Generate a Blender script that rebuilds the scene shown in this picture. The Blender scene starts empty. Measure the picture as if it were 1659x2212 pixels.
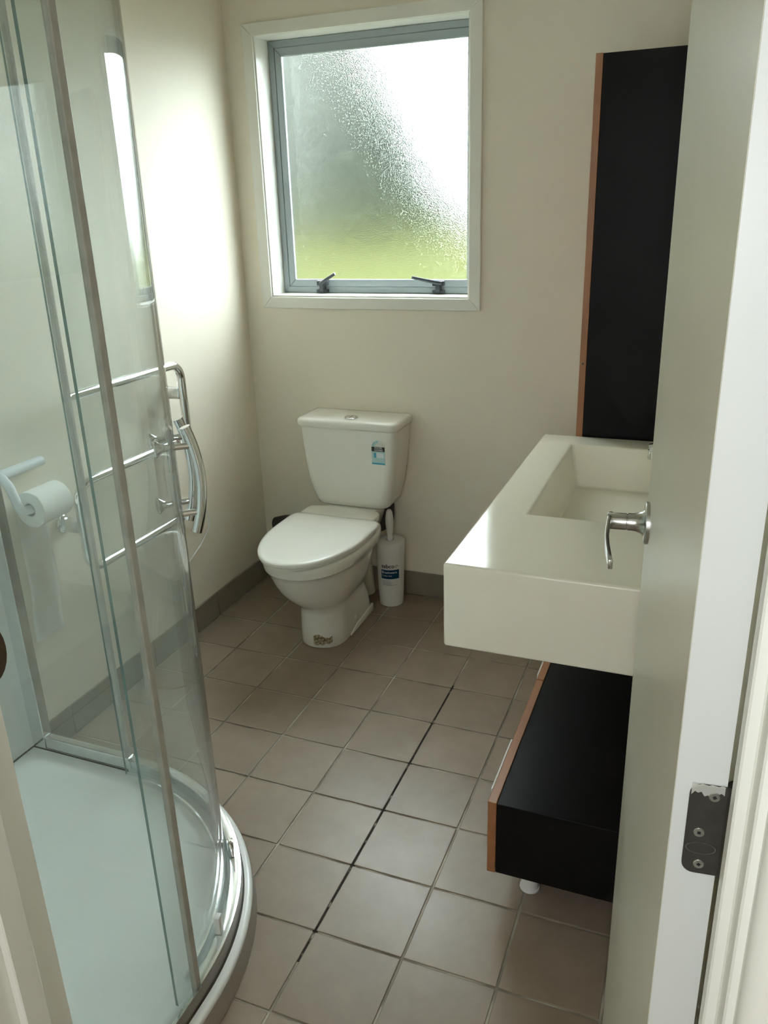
import bpy, bmesh, math, random
from mathutils import Vector, Matrix

random.seed(7)
SC = bpy.context.scene
COL = SC.collection
PI = math.pi
cos, sin, rad = math.cos, math.sin, math.radians

# ------------------------------------------------------------------ camera
cam = bpy.data.objects.new('camera', bpy.data.cameras.new('camera'))
COL.objects.link(cam)
SC.camera = cam
cam.data.sensor_fit = 'VERTICAL'
cam.data.sensor_height = 36.0
cam.data.lens = 1770.18 / 2212 * 36.0
cam.data.clip_start = 0.02
_fwd = Vector((-0.35394132, 0.86719783, -0.35027628))
_right = Vector((0.92966392, 0.36715102, -0.03041571))
_up = _right.cross(_fwd)
_m = Matrix((_right, _up, -_fwd)).transposed().to_4x4()
_m.translation = (0.671, -0.9726, 1.459)
cam.matrix_world = _m

# ------------------------------------------------------------------ light
SKY = 26.5
world = bpy.data.worlds.new('overcast_sky')
SC.world = world
world.use_nodes = True
_bg = world.node_tree.nodes['Background']
_bg.inputs[0].default_value = (0.85, 0.95, 1.0, 1)
_bg.inputs[1].default_value = SKY

def lamp(name, kind, loc, energy, color, **kw):
    d = bpy.data.lights.new(name, kind)
    d.energy = energy
    d.color = color
    for k, v in kw.items():
        setattr(d, k, v)
    o = bpy.data.objects.new(name, d)
    COL.objects.link(o)
    o.location = loc
    return o

# the window opening as a sampling portal for the sky (gives no light of its own)
portal = lamp('window_sky_portal', 'AREA', (-0.49, 1.99, 1.58), 1, (1, 1, 1), shape='RECTANGLE', size=0.80, size_y=0.90)
portal.rotation_euler = (-PI / 2, 0, 0)
portal.data.cycles.is_portal = True
# the camera's own flash, just right of the lens
flash = lamp('camera_flash', 'POINT', (0.70, -0.965, 1.45), 4.8, (0.88, 0.96, 1.0), shadow_soft_size=0.012)
# unseen soft fill added behind the camera, standing in for hallway daylight
hall_light = lamp('hall_fill_light', 'AREA', (0.35, -2.27, 1.45), 13.5, (0.93, 0.975, 1.0), shape='RECTANGLE', size=0.9, size_y=1.2)
hall_light.rotation_euler = (PI / 2, 0, 0)

SC.view_settings.view_transform = 'Standard'
SC.view_settings.look = 'None'
SC.view_settings.gamma = 1.0
SC.view_settings.use_curve_mapping = False
SC.view_settings.exposure = 0.0
SC.cycles.use_denoising = True
SC.cycles.max_bounces = 14
SC.cycles.diffuse_bounces = 10
SC.cycles.glossy_bounces = 6
SC.cycles.transmission_bounces = 10
SC.cycles.transparent_max_bounces = 32
SC.cycles.sample_clamp_indirect = 60.0

# ------------------------------------------------------------------ materials
def new_mat(name):
    m = bpy.data.materials.new(name)
    m.use_nodes = True
    return m, m.node_tree, m.node_tree.nodes['Principled BSDF']

def pbr(name, col, rough=0.5, metal=0.0, spec=0.5, coat=0.0, var=0.0, scale=8.0, bump=0.0, bscale=200.0, subsurf=0.0):
    m, nt, b = new_mat(name)
    N, L = nt.nodes, nt.links
    b.inputs['Base Color'].default_value = (*col, 1)
    b.inputs['Roughness'].default_value = rough
    b.inputs['Metallic'].default_value = metal
    b.inputs['Specular IOR Level'].default_value = spec
    b.inputs['Coat Weight'].default_value = coat
    if coat:
        b.inputs['Coat Roughness'].default_value = 0.08
    tc = N.new('ShaderNodeTexCoord')
    if var:
        n = N.new('ShaderNodeTexNoise')
        n.inputs['Scale'].default_value = scale
        n.inputs['Detail'].default_value = 4
        L.new(tc.outputs['Object'], n.inputs['Vector'])
        r = N.new('ShaderNodeValToRGB')
        r.color_ramp.elements[0].position = 0.3
        r.color_ramp.elements[1].position = 0.7
        r.color_ramp.elements[0].color = (*[c * (1 - var) for c in col], 1)
        r.color_ramp.elements[1].color = (*[min(1, c * (1 + var)) for c in col], 1)
        L.new(n.outputs['Fac'], r.inputs['Fac'])
        L.new(r.outputs['Color'], b.inputs['Base Color'])
    if bump:
        n2 = N.new('ShaderNodeTexNoise')
        n2.inputs['Scale'].default_value = bscale
        n2.inputs['Detail'].default_value = 3
        L.new(tc.outputs['Object'], n2.inputs['Vector'])
        bp = N.new('ShaderNodeBump')
        bp.inputs['Strength'].default_value = bump
        bp.inputs['Distance'].default_value = 0.002
        L.new(n2.outputs['Fac'], bp.inputs['Height'])
        L.new(bp.outputs['Normal'], b.inputs['Normal'])
    return m

WALL = pbr('cream_wall_paint', (0.82, 0.765, 0.655), 0.55, spec=0.3, var=0.02, scale=3, bump=0.05, bscale=350)
CEIL = pbr('ceiling_paint', (0.85, 0.83, 0.76), 0.7, bump=0.04, bscale=300)
TRIM = pbr('white_trim_paint', (0.80, 0.795, 0.74), 0.35, var=0.015, scale=5, bump=0.03, bscale=120)
DOORP = pbr('door_paint', (0.65, 0.63, 0.53), 0.32, var=0.02, scale=4, bump=0.05, bscale=90)
PORC = pbr('porcelain', (0.83, 0.82, 0.76), 0.12, spec=0.5, coat=0.3)
SEATP = pbr('seat_plastic', (0.84, 0.83, 0.78), 0.22, spec=0.5)
ACRY = pbr('white_acrylic', (0.91, 0.93, 0.925), 0.28, spec=0.5, var=0.02, scale=5)
LINER = pbr('shower_lining_acrylic', (0.85, 0.88, 0.87), 0.3, spec=0.4)
BASINM = pbr('basin_stone', (0.84, 0.80, 0.685), 0.16, spec=0.5, coat=0.2, var=0.012, scale=6)
BLACK = pbr('black_laminate', (0.0065, 0.0062, 0.0064), 0.42, spec=0.12, var=0.1, scale=30, bump=0.05, bscale=260)
CHROME = pbr('chrome', (0.82, 0.83, 0.84), 0.07, metal=1.0)
SATIN = pbr('satin_chrome', (0.55, 0.55, 0.53), 0.24, metal=1.0)
ALU = pbr('polished_aluminium', (0.82, 0.85, 0.86), 0.17, metal=1.0, var=0.04, scale=25)
ALUP = pbr('grey_window_aluminium', (0.36, 0.41, 0.43), 0.4, metal=0.0, var=0.02)
GASK = pbr('black_gasket', (0.03, 0.035, 0.04), 0.5)
STAYM = pbr('dark_grey_stay', (0.045, 0.055, 0.065), 0.35, spec=0.6, var=0.1)
SEAL = pbr('grey_door_seal', (0.46, 0.45, 0.41), 0.45, var=0.12, scale=30)
PLAST = pbr('white_plastic', (0.80, 0.80, 0.78), 0.35, var=0.01)
PALEBLUE = pbr('pale_plastic', (0.74, 0.79, 0.83), 0.4, var=0.01)
PAPER = pbr('tissue_paper', (0.85, 0.85, 0.82), 0.9, spec=0.1, var=0.02, scale=60, bump=0.35, bscale=160)
CARD = pbr('cardboard', (0.55, 0.55, 0.57), 0.9, var=0.05)
DARKR = pbr('dark_rubber', (0.045, 0.038, 0.036), 0.6, var=0.1)
CREAMP = pbr('cream_pipe', (0.62, 0.58, 0.46), 0.45, var=0.05)
HINGEM = pbr('dark_bronze_hinge', (0.055, 0.05, 0.044), 0.45, metal=0.3, var=0.15, scale=60)
SCREWM = pbr('zinc_screw', (0.55, 0.56, 0.54), 0.35, metal=1.0, var=0.1, scale=200)
BRONZE = pbr('bronze_strike', (0.07, 0.05, 0.03), 0.4, metal=0.5, var=0.2, scale=60)
TAUPE = pbr('taupe_floor_reflection', (0.22, 0.19, 0.165), 0.3, metal=0.25, var=0.06, scale=20)  # brown floor mirrored in the polished track, put into the colour
MOULD = pbr('mouldy_sealant', (0.07, 0.06, 0.045), 0.6, var=0.4, scale=40)
KERB = pbr('kerb_shade_grey', (0.36, 0.325, 0.28), 0.35, var=0.03)  # white tray side, its shade and floor tint put into the colour
SKIRT = pbr('skirting_tile', (0.245, 0.205, 0.165), 0.4, var=0.06, scale=14)
INKBLK = pbr('black_print', (0.015, 0.013, 0.012), 0.5)
INKBLUE = pbr('blue_print', (0.02, 0.22, 0.48), 0.4)
INKWHITE = pbr('white_print', (0.75, 0.80, 0.82), 0.5)
INKGREY = pbr('grey_print', (0.25, 0.26, 0.25), 0.5)
LBLUE = pbr('pale_blue_label', (0.42, 0.60, 0.60), 0.4, var=0.05, scale=60)
CYAN = pbr('cyan_print', (0.05, 0.36, 0.55), 0.4)
CARPET = pbr('hall_carpet', (0.25, 0.23, 0.20), 0.95, var=0.15, scale=120, bump=0.5, bscale=400)

def wood(name, sc):
    m, nt, b = new_mat(name)
    N, L = nt.nodes, nt.links
    tc = N.new('ShaderNodeTexCoord')
    mp = N.new('ShaderNodeMapping')
    mp.inputs['Scale'].default_value = sc
    n = N.new('ShaderNodeTexNoise')
    n.inputs['Scale'].default_value = 1.5
    n.inputs['Detail'].default_value = 6
    L.new(tc.outputs['Object'], mp.inputs['Vector'])
    L.new(mp.outputs['Vector'], n.inputs['Vector'])
    r = N.new('ShaderNodeValToRGB')
    r.color_ramp.elements[0].position = 0.3
    r.color_ramp.elements[1].position = 0.72
    r.color_ramp.elements[0].color = (0.30, 0.125, 0.05, 1)
    r.color_ramp.elements[1].color = (0.38, 0.165, 0.068, 1)
    L.new(n.outputs['Fac'], r.inputs['Fac'])
    L.new(r.outputs['Color'], b.inputs['Base Color'])
    b.inputs['Roughness'].default_value = 0.42
    return m
WOOD = wood('orange_timber_along', (45, 2.5, 45))
WOODV = wood('orange_timber_upright', (45, 45, 2.5))

def tile_mat():
    m, nt, b = new_mat('taupe_floor_tile')
    N, L = nt.nodes, nt.links
    tc = N.new('ShaderNodeTexCoord')
    oi = N.new('ShaderNodeObjectInfo')
    geo = N.new('ShaderNodeNewGeometry')
    n = N.new('ShaderNodeTexNoise')
    n.inputs['Scale'].default_value = 9
    n.inputs['Detail'].default_value = 5
    n.inputs['Roughness'].default_value = 0.65
    L.new(geo.outputs['Position'], n.inputs['Vector'])
    r = N.new('ShaderNodeValToRGB')
    r.color_ramp.elements[0].position = 0.28
    r.color_ramp.elements[1].position = 0.75
    r.color_ramp.elements[0].color = (0.262, 0.200, 0.150, 1)
    r.color_ramp.elements[1].color = (0.325, 0.255, 0.196, 1)
    L.new(n.outputs['Fac'], r.inputs['Fac'])
    hs = N.new('ShaderNodeHueSaturation')
    mr = N.new('ShaderNodeMapRange')
    mr.inputs['To Min'].default_value = 0.94
    mr.inputs['To Max'].default_value = 1.06
    L.new(oi.outputs['Random'], mr.inputs['Value'])
    L.new(mr.outputs['Result'], hs.inputs['Value'])
    L.new(r.outputs['Color'], hs.inputs['Color'])
    L.new(hs.outputs['Color'], b.inputs['Base Color'])
    n2 = N.new('ShaderNodeTexNoise')
    n2.inputs['Scale'].default_value = 5
    n2.inputs['Detail'].default_value = 3
    L.new(geo.outputs['Position'], n2.inputs['Vector'])
    mr2 = N.new('ShaderNodeMapRange')
    b.inputs['Specular IOR Level'].default_value = 0.42
    mr2.inputs['To Min'].default_value = 0.28
    mr2.inputs['To Max'].default_value = 0.46
    L.new(n2.outputs['Fac'], mr2.inputs['Value'])
    L.new(mr2.outputs['Result'], b.inputs['Roughness'])
    n3 = N.new('ShaderNodeTexNoise')
    n3.inputs['Scale'].default_value = 14
    L.new(geo.outputs['Position'], n3.inputs['Vector'])
    bp = N.new('ShaderNodeBump')
    bp.inputs['Strength'].default_value = 0.12
    bp.inputs['Distance'].default_value = 0.004
    L.new(n3.outputs['Fac'], bp.inputs['Height'])
    L.new(bp.outputs['Normal'], b.inputs['Normal'])
    return m
TILE = tile_mat()

def grout_mat():
    # pale grout, blackened by dirt along the walked joint at x = 0 and dulled elsewhere
    m, nt, b = new_mat('stained_grout')
    N, L = nt.nodes, nt.links
    geo = N.new('ShaderNodeNewGeometry')
    n = N.new('ShaderNodeTexNoise')
    n.inputs['Scale'].default_value = 7
    n.inputs['Detail'].default_value = 4
    L.new(geo.outputs['Position'], n.inputs['Vector'])
    r = N.new('ShaderNodeValToRGB')
    r.color_ramp.elements[0].position = 0.38
    r.color_ramp.elements[1].position = 0.62
    r.color_ramp.elements[0].color = (0.22, 0.19, 0.155, 1)
    r.color_ramp.elements[1].color = (0.55, 0.50, 0.42, 1)
    L.new(n.outputs['Fac'], r.inputs['Fac'])
    sep = N.new('ShaderNodeSeparateXYZ')
    L.new(geo.outputs['Position'], sep.inputs[0])
    ab = N.new('ShaderNodeMath'); ab.operation = 'ABSOLUTE'
    L.new(sep.outputs['X'], ab.inputs[0])
    lt = N.new('ShaderNodeMath'); lt.operation = 'LESS_THAN'
    lt.inputs[1].default_value = 0.006
    L.new(ab.outputs[0], lt.inputs[0])
    ay = N.new('ShaderNodeMath'); ay.operation = 'LESS_THAN'
    ay.inputs[1].default_value = 1.22
    L.new(sep.outputs['Y'], ay.inputs[0])
    by = N.new('ShaderNodeMath'); by.operation = 'GREATER_THAN'
    by.inputs[1].default_value = 0.12
    L.new(sep.outputs['Y'], by.inputs[0])
    m1 = N.new('ShaderNodeMath'); m1.operation = 'MULTIPLY'
    L.new(lt.outputs[0], m1.inputs[0]); L.new(ay.outputs[0], m1.inputs[1])
    m2 = N.new('ShaderNodeMath'); m2.operation = 'MULTIPLY'
    L.new(m1.outputs[0], m2.inputs[0]); L.new(by.outputs[0], m2.inputs[1])
    n2 = N.new('ShaderNodeTexNoise')
    n2.inputs['Scale'].default_value = 30
    L.new(geo.outputs['Position'], n2.inputs['Vector'])
    gt = N.new('ShaderNodeMapRange')
    gt.inputs['From Min'].default_value = 0.30
    gt.inputs['From Max'].default_value = 0.42
    L.new(n2.outputs['Fac'], gt.inputs['Value'])
    m3 = N.new('ShaderNodeMath'); m3.operation = 'MULTIPLY'
    L.new(m2.outputs[0], m3.inputs[0]); L.new(gt.outputs['Result'], m3.inputs[1])
    mx = N.new('ShaderNodeMix'); mx.data_type = 'RGBA'
    L.new(m3.outputs[0], mx.inputs['Factor'])
    L.new(r.outputs['Color'], mx.inputs['A'])
    mx.inputs['B'].default_value = (0.022, 0.017, 0.013, 1)
    L.new(mx.outputs['Result'], b.inputs['Base Color'])
    b.inputs['Roughness'].default_value = 0.8
    return m
GROUT = grout_mat()

def glass_mat(name, tint, haze=0.05, hazecol=(0.75, 0.82, 0.79)):
    m = bpy.data.materials.new(name)
    m.use_nodes = True
    nt = m.node_tree
    N, L = nt.nodes, nt.links
    N.clear()
    out = N.new('ShaderNodeOutputMaterial')
    tr = N.new('ShaderNodeBsdfTransparent'); tr.inputs[0].default_value = (*tint, 1)
    gl = N.new('ShaderNodeBsdfGlossy'); gl.inputs['Roughness'].default_value = 0.015
    df = N.new('ShaderNodeBsdfDiffuse'); df.inputs[0].default_value = (*hazecol, 1)
    lw = N.new('ShaderNodeLayerWeight'); lw.inputs['Blend'].default_value = 0.5
    pw = N.new('ShaderNodeMath'); pw.operation = 'POWER'; pw.inputs[1].default_value = 5
    L.new(lw.outputs['Facing'], pw.inputs[0])
    ma = N.new('ShaderNodeMath'); ma.operation = 'MULTIPLY_ADD'
    ma.inputs[1].default_value = 0.93; ma.inputs[2].default_value = 0.042
    L.new(pw.outputs[0], ma.inputs[0])
    geo = N.new('ShaderNodeNewGeometry')
    ns = N.new('ShaderNodeTexNoise'); ns.inputs['Scale'].default_value = 3.5; ns.inputs['Detail'].default_value = 5
    L.new(geo.outputs['Position'], ns.inputs['Vector'])
    mr = N.new('ShaderNodeMapRange')
    mr.inputs['To Min'].default_value = haze * 0.5
    mr.inputs['To Max'].default_value = haze * 1.5
    L.new(ns.outputs['Fac'], mr.inputs['Value'])
    mh = N.new('ShaderNodeMixShader')
    L.new(mr.outputs['Result'], mh.inputs[0]); L.new(tr.outputs[0], mh.inputs[1]); L.new(df.outputs[0], mh.inputs[2])
    mx = N.new('ShaderNodeMixShader')
    L.new(ma.outputs[0], mx.inputs[0]); L.new(mh.outputs[0], mx.inputs[1]); L.new(gl.outputs[0], mx.inputs[2])
    L.new(mx.outputs[0], out.inputs['Surface'])
    return m
GLASS = glass_mat('shower_glass', (0.976, 0.993, 0.989), 0.062, (0.88, 0.97, 0.96))
GEDGE = pbr('glass_edge_teal', (0.10, 0.20, 0.19), 0.15, spec=0.6)

def frosted():
    m = bpy.data.materials.new('frosted_window_glass')
    m.use_nodes = True
    nt = m.node_tree
    N, L = nt.nodes, nt.links
    N.clear()
    out = N.new('ShaderNodeOutputMaterial')
    tc = N.new('ShaderNodeTexCoord')
    mp = N.new('ShaderNodeMapping')
    mp.inputs['Scale'].default_value = (420, 420, 300)
    L.new(tc.outputs['Object'], mp.inputs['Vector'])
    n = N.new('ShaderNodeTexNoise'); n.inputs['Scale'].default_value = 1.0; n.inputs['Detail'].default_value = 2
    L.new(mp.outputs['Vector'], n.inputs['Vector'])
    bp = N.new('ShaderNodeBump'); bp.inputs['Strength'].default_value = 0.4; bp.inputs['Distance'].default_value = 0.003
    L.new(n.outputs['Fac'], bp.inputs['Height'])
    g = N.new('ShaderNodeBsdfRefraction'); g.inputs['Roughness'].default_value = 0.16; g.inputs['IOR'].default_value = 1.35
    g.inputs['Color'].default_value = (0.97, 0.985, 0.96, 1)
    L.new(bp.outputs['Normal'], g.inputs['Normal'])
    tr = N.new('ShaderNodeBsdfTransparent'); tr.inputs[0].default_value = (0.96, 0.98, 0.97, 1)
    gl = N.new('ShaderNodeBsdfGlossy'); gl.inputs['Roughness'].default_value = 0.25
    mx = N.new('ShaderNodeMixShader'); mx.inputs[0].default_value = 0.32
    L.new(g.outputs[0], mx.inputs[1]); L.new(tr.outputs[0], mx.inputs[2])
    mx2 = N.new('ShaderNodeMixShader'); mx2.inputs[0].default_value = 0.04
    L.new(mx.outputs[0], mx2.inputs[1]); L.new(gl.outputs[0], mx2.inputs[2])
    L.new(mx2.outputs[0], out.inputs['Surface'])
    return m
FROST = frosted()

def residue():
    m, nt, b = new_mat('torn_sticker_residue')
    N, L = nt.nodes, nt.links
    tc = N.new('ShaderNodeTexCoord')
    n = N.new('ShaderNodeTexNoise'); n.inputs['Scale'].default_value = 130; n.inputs['Detail'].default_value = 5
    L.new(tc.outputs['Object'], n.inputs['Vector'])
    r = N.new('ShaderNodeValToRGB')
    r.color_ramp.elements[0].position = 0.40
    r.color_ramp.elements[1].position = 0.60
    r.color_ramp.elements[0].color = (0.34, 0.235, 0.11, 1)
    r.color_ramp.elements[1].color = (0.74, 0.68, 0.52, 1)
    L.new(n.outputs['Fac'], r.inputs['Fac'])
    L.new(r.outputs['Color'], b.inputs['Base Color'])
    b.inputs['Roughness'].default_value = 0.8
    return m
RESID = residue()

# ------------------------------------------------------------------ builders
def obj(name, bm, mats, parent=None, smooth=None):
    me = bpy.data.meshes.new(name)
    bm.normal_update()
    bm.to_mesh(me)
    bm.free()
    for m in (mats if isinstance(mats, (list, tuple)) else [mats]):
        me.materials.append(m)
    if smooth:
        for p in me.polygons:
            p.use_smooth = True
        if smooth is not True:
            me.set_sharp_from_angle(angle=rad(smooth))
    o = bpy.data.objects.new(name, me)
    COL.objects.link(o)
    if parent:
        o.parent = parent
    return o

def tag(o, label, cat, group=None, kind=None):
    o['label'] = label
    o['category'] = cat
    if group:
        o['group'] = group
    if kind:
        o['kind'] = kind
    return o

def thing(name, label, cat, loc=(0, 0, 0), rotz=0.0, group=None, kind=None):
    o = bpy.data.objects.new(name, None)
    COL.objects.link(o)
    o.empty_display_size = 0.05
    o.location = loc
    o.rotation_euler = (0, 0, rotz)
    return tag(o, label, cat, group, kind)

def box(bm, x0, x1, y0, y1, z0, z1, bev=0.0, seg=2, mat=0):
    b2 = bmesh.new()
    r = bmesh.ops.create_cube(b2, size=1.0)
    for v in b2.verts:
        v.co = Vector(((x0 + x1) / 2 + v.co.x * (x1 - x0), (y0 + y1) / 2 + v.co.y * (y1 - y0), (z0 + z1) / 2 + v.co.z * (z1 - z0)))
    if bev:
        bmesh.ops.bevel(b2, geom=b2.edges[:], offset=bev, segments=seg, profile=0.5, affect='EDGES')
    for f in b2.faces:
        f.material_index = mat
    merge(bm, b2)
    return bm

def merge(bm, b2, M=None):
    me = bpy.data.meshes.new('tmp')
    b2.to_mesh(me)
    b2.free()
    if M is not None:
        me.transform(M)
    bm.from_mesh(me)
    bpy.data.meshes.remove(me)

def rings(bm, rs, cap0=True, cap1=True, closed=True, mat=0):
    """skin a list of equal-length vertex rings"""
    V = [[bm.verts.new(p) for p in r] for r in rs]
    n = len(V[0])
    for a, b in zip(V, V[1:]):
        for i in range(n if closed else n - 1):
            j = (i + 1) % n
            f = bm.faces.new((a[i], a[j], b[j], b[i]))
            f.material_index = mat
    if closed and cap0:
        bm.faces.new(list(reversed(V[0]))).material_index = mat
    if closed and cap1:
        bm.faces.new(V[-1]).material_index = mat
    bmesh.ops.recalc_face_normals(bm, faces=bm.faces[:])
    return bm

def lathe(bm, prof, n=32, M=None, mat=0):
    """prof: list of (r, z); revolve about z"""
    b2 = bmesh.new()
    rs = [[Vector((max(r, 1e-5) * cos(2 * PI * i / n), max(r, 1e-5) * sin(2 * PI * i / n), z)) for i in range(n)] for r, z in prof]
    rings(b2, rs, mat=mat)
    merge(bm, b2, M)
    return bm

def tube(bm, pts, r, n=14, mat=0, flat=None):
    """tube along pts; r is a number or list; flat=(a,b) gives an oval section"""
    pts = [Vector(p) for p in pts]
    R = r if isinstance(r, (list, tuple)) else [r] * len(pts)
    t0 = (pts[1] - pts[0]).normalized()
    up = Vector((0, 0, 1)) if abs(t0.z) < 0.9 else Vector((1, 0, 0))
    nrm = (up - up.dot(t0) * t0).normalized()
    rs = []
    for k, p in enumerate(pts):
        t = (pts[min(k + 1, len(pts) - 1)] - pts[max(k - 1, 0)]).normalized()
        nrm = (nrm - nrm.dot(t) * t).normalized()
        bi = t.cross(nrm)
        fa, fb = flat or (1, 1)
        rs.append([p + R[k] * (fa * cos(2 * PI * i / n) * nrm + fb * sin(2 * PI * i / n) * bi) for i in range(n)])
    b2 = bmesh.new()
    rings(b2, rs, mat=mat)
    merge(bm, b2)
    return bm

def round_path(pts, r, seg=8):
    """polyline with filleted corners"""
    pts = [Vector(p) for p in pts]
    out = [pts[0]]
    for a, b, c in zip(pts, pts[1:], pts[2:]):
        u, v = (a - b).normalized(), (c - b).normalized()
        ang = u.angle(v)
        d = r / math.tan(ang / 2)
        p0, p1 = b + u * d, b + v * d
        ctr = b + (u + v).normalized() * (r / sin(ang / 2))
        e0, e1 = p0 - ctr, p1 - ctr
        tot = e0.angle(e1)
        for k in range(seg + 1):
            t = k / seg
            q = (sin((1 - t) * tot) * e0 + sin(t * tot) * e1) / sin(tot)
            out.append(ctr + q)
    out.append(pts[-1])
    return out

def sector(bm, cx, cy, r0, r1, a0, a1, z0, z1, n=40, mat=0, edge=None, bev=0.0):
    """solid arc wall between radii r0<r1, angles in degrees"""
    b2 = bmesh.new()
    rs = []
    for k in range(n + 1):
        a = rad(a0 + (a1 - a0) * k / n)
        c, s = cos(a), sin(a)
        rs.append([Vector((cx + r * c, cy + r * s, z)) for r, z in ((r0, z0), (r1, z0), (r1, z1), (r0, z1))])
    rings(b2, rs, mat=mat)
    if bev:
        es = [e for e in b2.edges if len(e.link_faces) == 2 and e.calc_face_angle(0) > rad(40)]
        bmesh.ops.bevel(b2, geom=es, offset=bev, segments=2, profile=0.5, affect='EDGES')
    if edge is not None:
        for f in b2.faces:
            nn = f.normal
            cc = f.calc_center_median()
            radial = Vector((cc.x - cx, cc.y - cy, 0)).normalized()
            if abs(nn.dot(radial)) < 0.7 and abs(nn.z) < 0.5:
                f.material_index = edge
    merge(bm, b2)
    return bm

def text_bm(s, size, bold=0.0, extrude=0.0002):
    cu = bpy.data.curves.new('lettering', 'FONT')
    cu.body = s
    cu.size = size
    cu.offset = bold
    cu.extrude = extrude
    cu.resolution_u = 4
    o = bpy.data.objects.new('lettering', cu)
    COL.objects.link(o)
    dg = bpy.context.evaluated_depsgraph_get()
    me = bpy.data.meshes.new_from_object(o.evaluated_get(dg))
    bm = bmesh.new()
    bm.from_mesh(me)
    bpy.data.meshes.remove(me)
    bpy.data.objects.remove(o)
    bpy.data.curves.remove(cu)
    return bm

# ------------------------------------------------------------------ room constants
XL, XR, YB, YF, ZC = -1.0, 0.76, 1.81, -0.44, 2.40
WX0, WX1, WZ0, WZ1 = -0.885, -0.123, 1.152, 2.010     # window opening
HX0, HX1, HY = -1.2, 1.9, -2.3                        # hallway
JX0, JX1, YH, DZ = 0.011, 0.721, -0.54, 2.02           # doorway

# ------------------------------------------------------------------ setting: walls, floor, ceiling
b = bmesh.new()
box(b, XL - 0.1, XR + 0.1, YF - 0.1, YB + 0.1, -0.10, -0.0022)
floor = obj('floor', b, GROUT)
tag(floor, 'bathroom floor of square taupe tiles with dirty grey joints', 'floor', kind='structure')

def tile_piece(x0, x1, y0, y1):
    b = bmesh.new()
    box(b, x0, x1, y0, y1, -0.0021, 0.0, bev=0.0015, seg=2)
    return obj('tile', b, TILE, floor)
g = 0.0025
for i in range(-5, 4):
    for j in range(-3, 10):
        x0, x1, y0, y1 = i * .2 + g, (i + 1) * .2 - g, j * .2 + g, (j + 1) * .2 - g
        x0, x1, y0, y1 = max(x0, XL + 0.009), min(x1, XR - 0.009), max(y0, YF + 0.009), min(y1, YB - 0.009)
        if x1 - x0 < 0.008 or y1 - y0 < 0.008:
            continue
        # tiles wholly under the shower tray are never laid
        if x1 < -0.64 and y1 < 0.47:
            continue
        if math.hypot(x1 + 0.63, max(y1 + 0.062, 0)) < 0.54 and x1 < -0.1 and y1 < 0.45:
            continue
        tile_piece(x0, x1, y0, y1)

b = bmesh.new()
box(b, HX0, HX1, HY, YF - 0.1, -0.10, -0.001)
tag(obj('floor_hall', b, CARPET), 'carpeted hallway floor outside the bathroom door', 'floor', kind='structure')
b = bmesh.new()
box(b, HX0, HX1, HY, YB + 0.12, ZC, ZC + 0.1)
tag(obj('ceiling', b, CEIL), 'plain pale ceiling above the bathroom', 'ceiling', kind='structure')

b = bmesh.new()
T = 0.13
box(b, XL - 0.1, WX0, YB, YB + T, 0, ZC)
box(b, WX1, XR + 0.1, YB, YB + T, 0, ZC)
box(b, WX0, WX1, YB, YB + T, 0, WZ0)
box(b, WX0, WX1, YB, YB + T, WZ1, ZC)
tag(obj('wall_back', b, WALL), 'cream painted end wall with the frosted window', 'wall', kind='structure')
b = bmesh.new()
box(b, XL - 0.1, XL, YF - 0.1, YB, 0, ZC)
tag(obj('wall_left', b, WALL), 'cream painted side wall carrying the chrome towel rail', 'wall', kind='structure')
b = bmesh.new()
box(b, XR, XR + 0.1, YF, YB, 0, ZC)
tag(obj('wall_right', b, WALL), 'cream painted side wall behind the basin and the open door', 'wall', kind='structure')
b = bmesh.new()
box(b, XL, JX0 - 0.02, YH, YF, 0, ZC)
box(b, JX1 + 0.02, HX1, YH, YF, 0, ZC)
box(b, JX0 - 0.02, JX1 + 0.02, YH, YF, DZ + 0.02, ZC)
box(b, HX0, XL, YH, YF, 0, ZC)
tag(obj('wall_front', b, WALL), 'cream painted wall around the bathroom doorway', 'wall', kind='structure')
b = bmesh.new()
box(b, HX0 - 0.1, HX0, HY, YH, 0, ZC)
tag(obj('wall_hall_left', b, WALL), 'hallway end wall to the left outside the doorway', 'wall', kind='structure')
b = bmesh.new()
box(b, HX1, HX1 + 0.1, HY, YH, 0, ZC)
tag(obj('wall_hall_right', b, WALL), 'hallway end wall to the right outside the doorway', 'wall', kind='structure')
b = bmesh.new()
box(b, HX0 - 0.1, HX1 + 0.1, HY - 0.1, HY, 0, ZC)
tag(obj('wall_hall_back', b, WALL), 'hallway wall behind the camera', 'wall', kind='structure')

# skirting tiles
def skirting(name, label, pieces):
    root = thing(name, label, 'skirting', kind='structure')
    for (x0, x1, y0, y1) in pieces:
        b = bmesh.new()
        box(b, x0, x1, y0, y1, 0.0005, 0.098, bev=0.0012, seg=1)
        obj('tile', b, SKIRT, root)
    return root
ys = [0.49] + [k * .2 for k in range(3, 10)]
skirting('baseboard_left', 'row of taupe skirting tiles along the towel rail wall',
         [(XL, XL + 0.008, a + 0.001, min(c, YB) - 0.001) for a, c in zip(ys, ys[1:] + [YB])][:7])
xs = [XL + 0.0085] + [k * .2 for k in range(-4, 4)] + [XR]
skirting('baseboard_back', 'row of taupe skirting tiles under the window wall',
         [(a + 0.001, c - 0.001, YB - 0.008, YB) for a, c in zip(xs, xs[1:])])
ys = [YF + 0.01] + [k * .2 for k in range(-2, 10)] + [YB - 0.009]
skirting('baseboard_right', 'row of taupe skirting tiles behind the drawer unit',
         [(XR - 0.008, XR, a + 0.001, c - 0.001) for a, c in zip(ys, ys[1:])])

# ------------------------------------------------------------------ window
win = thing('window_1', 'grey aluminium window with a frosted pane in a white surround', 'window', (0, 0, 0), kind='structure')

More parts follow.
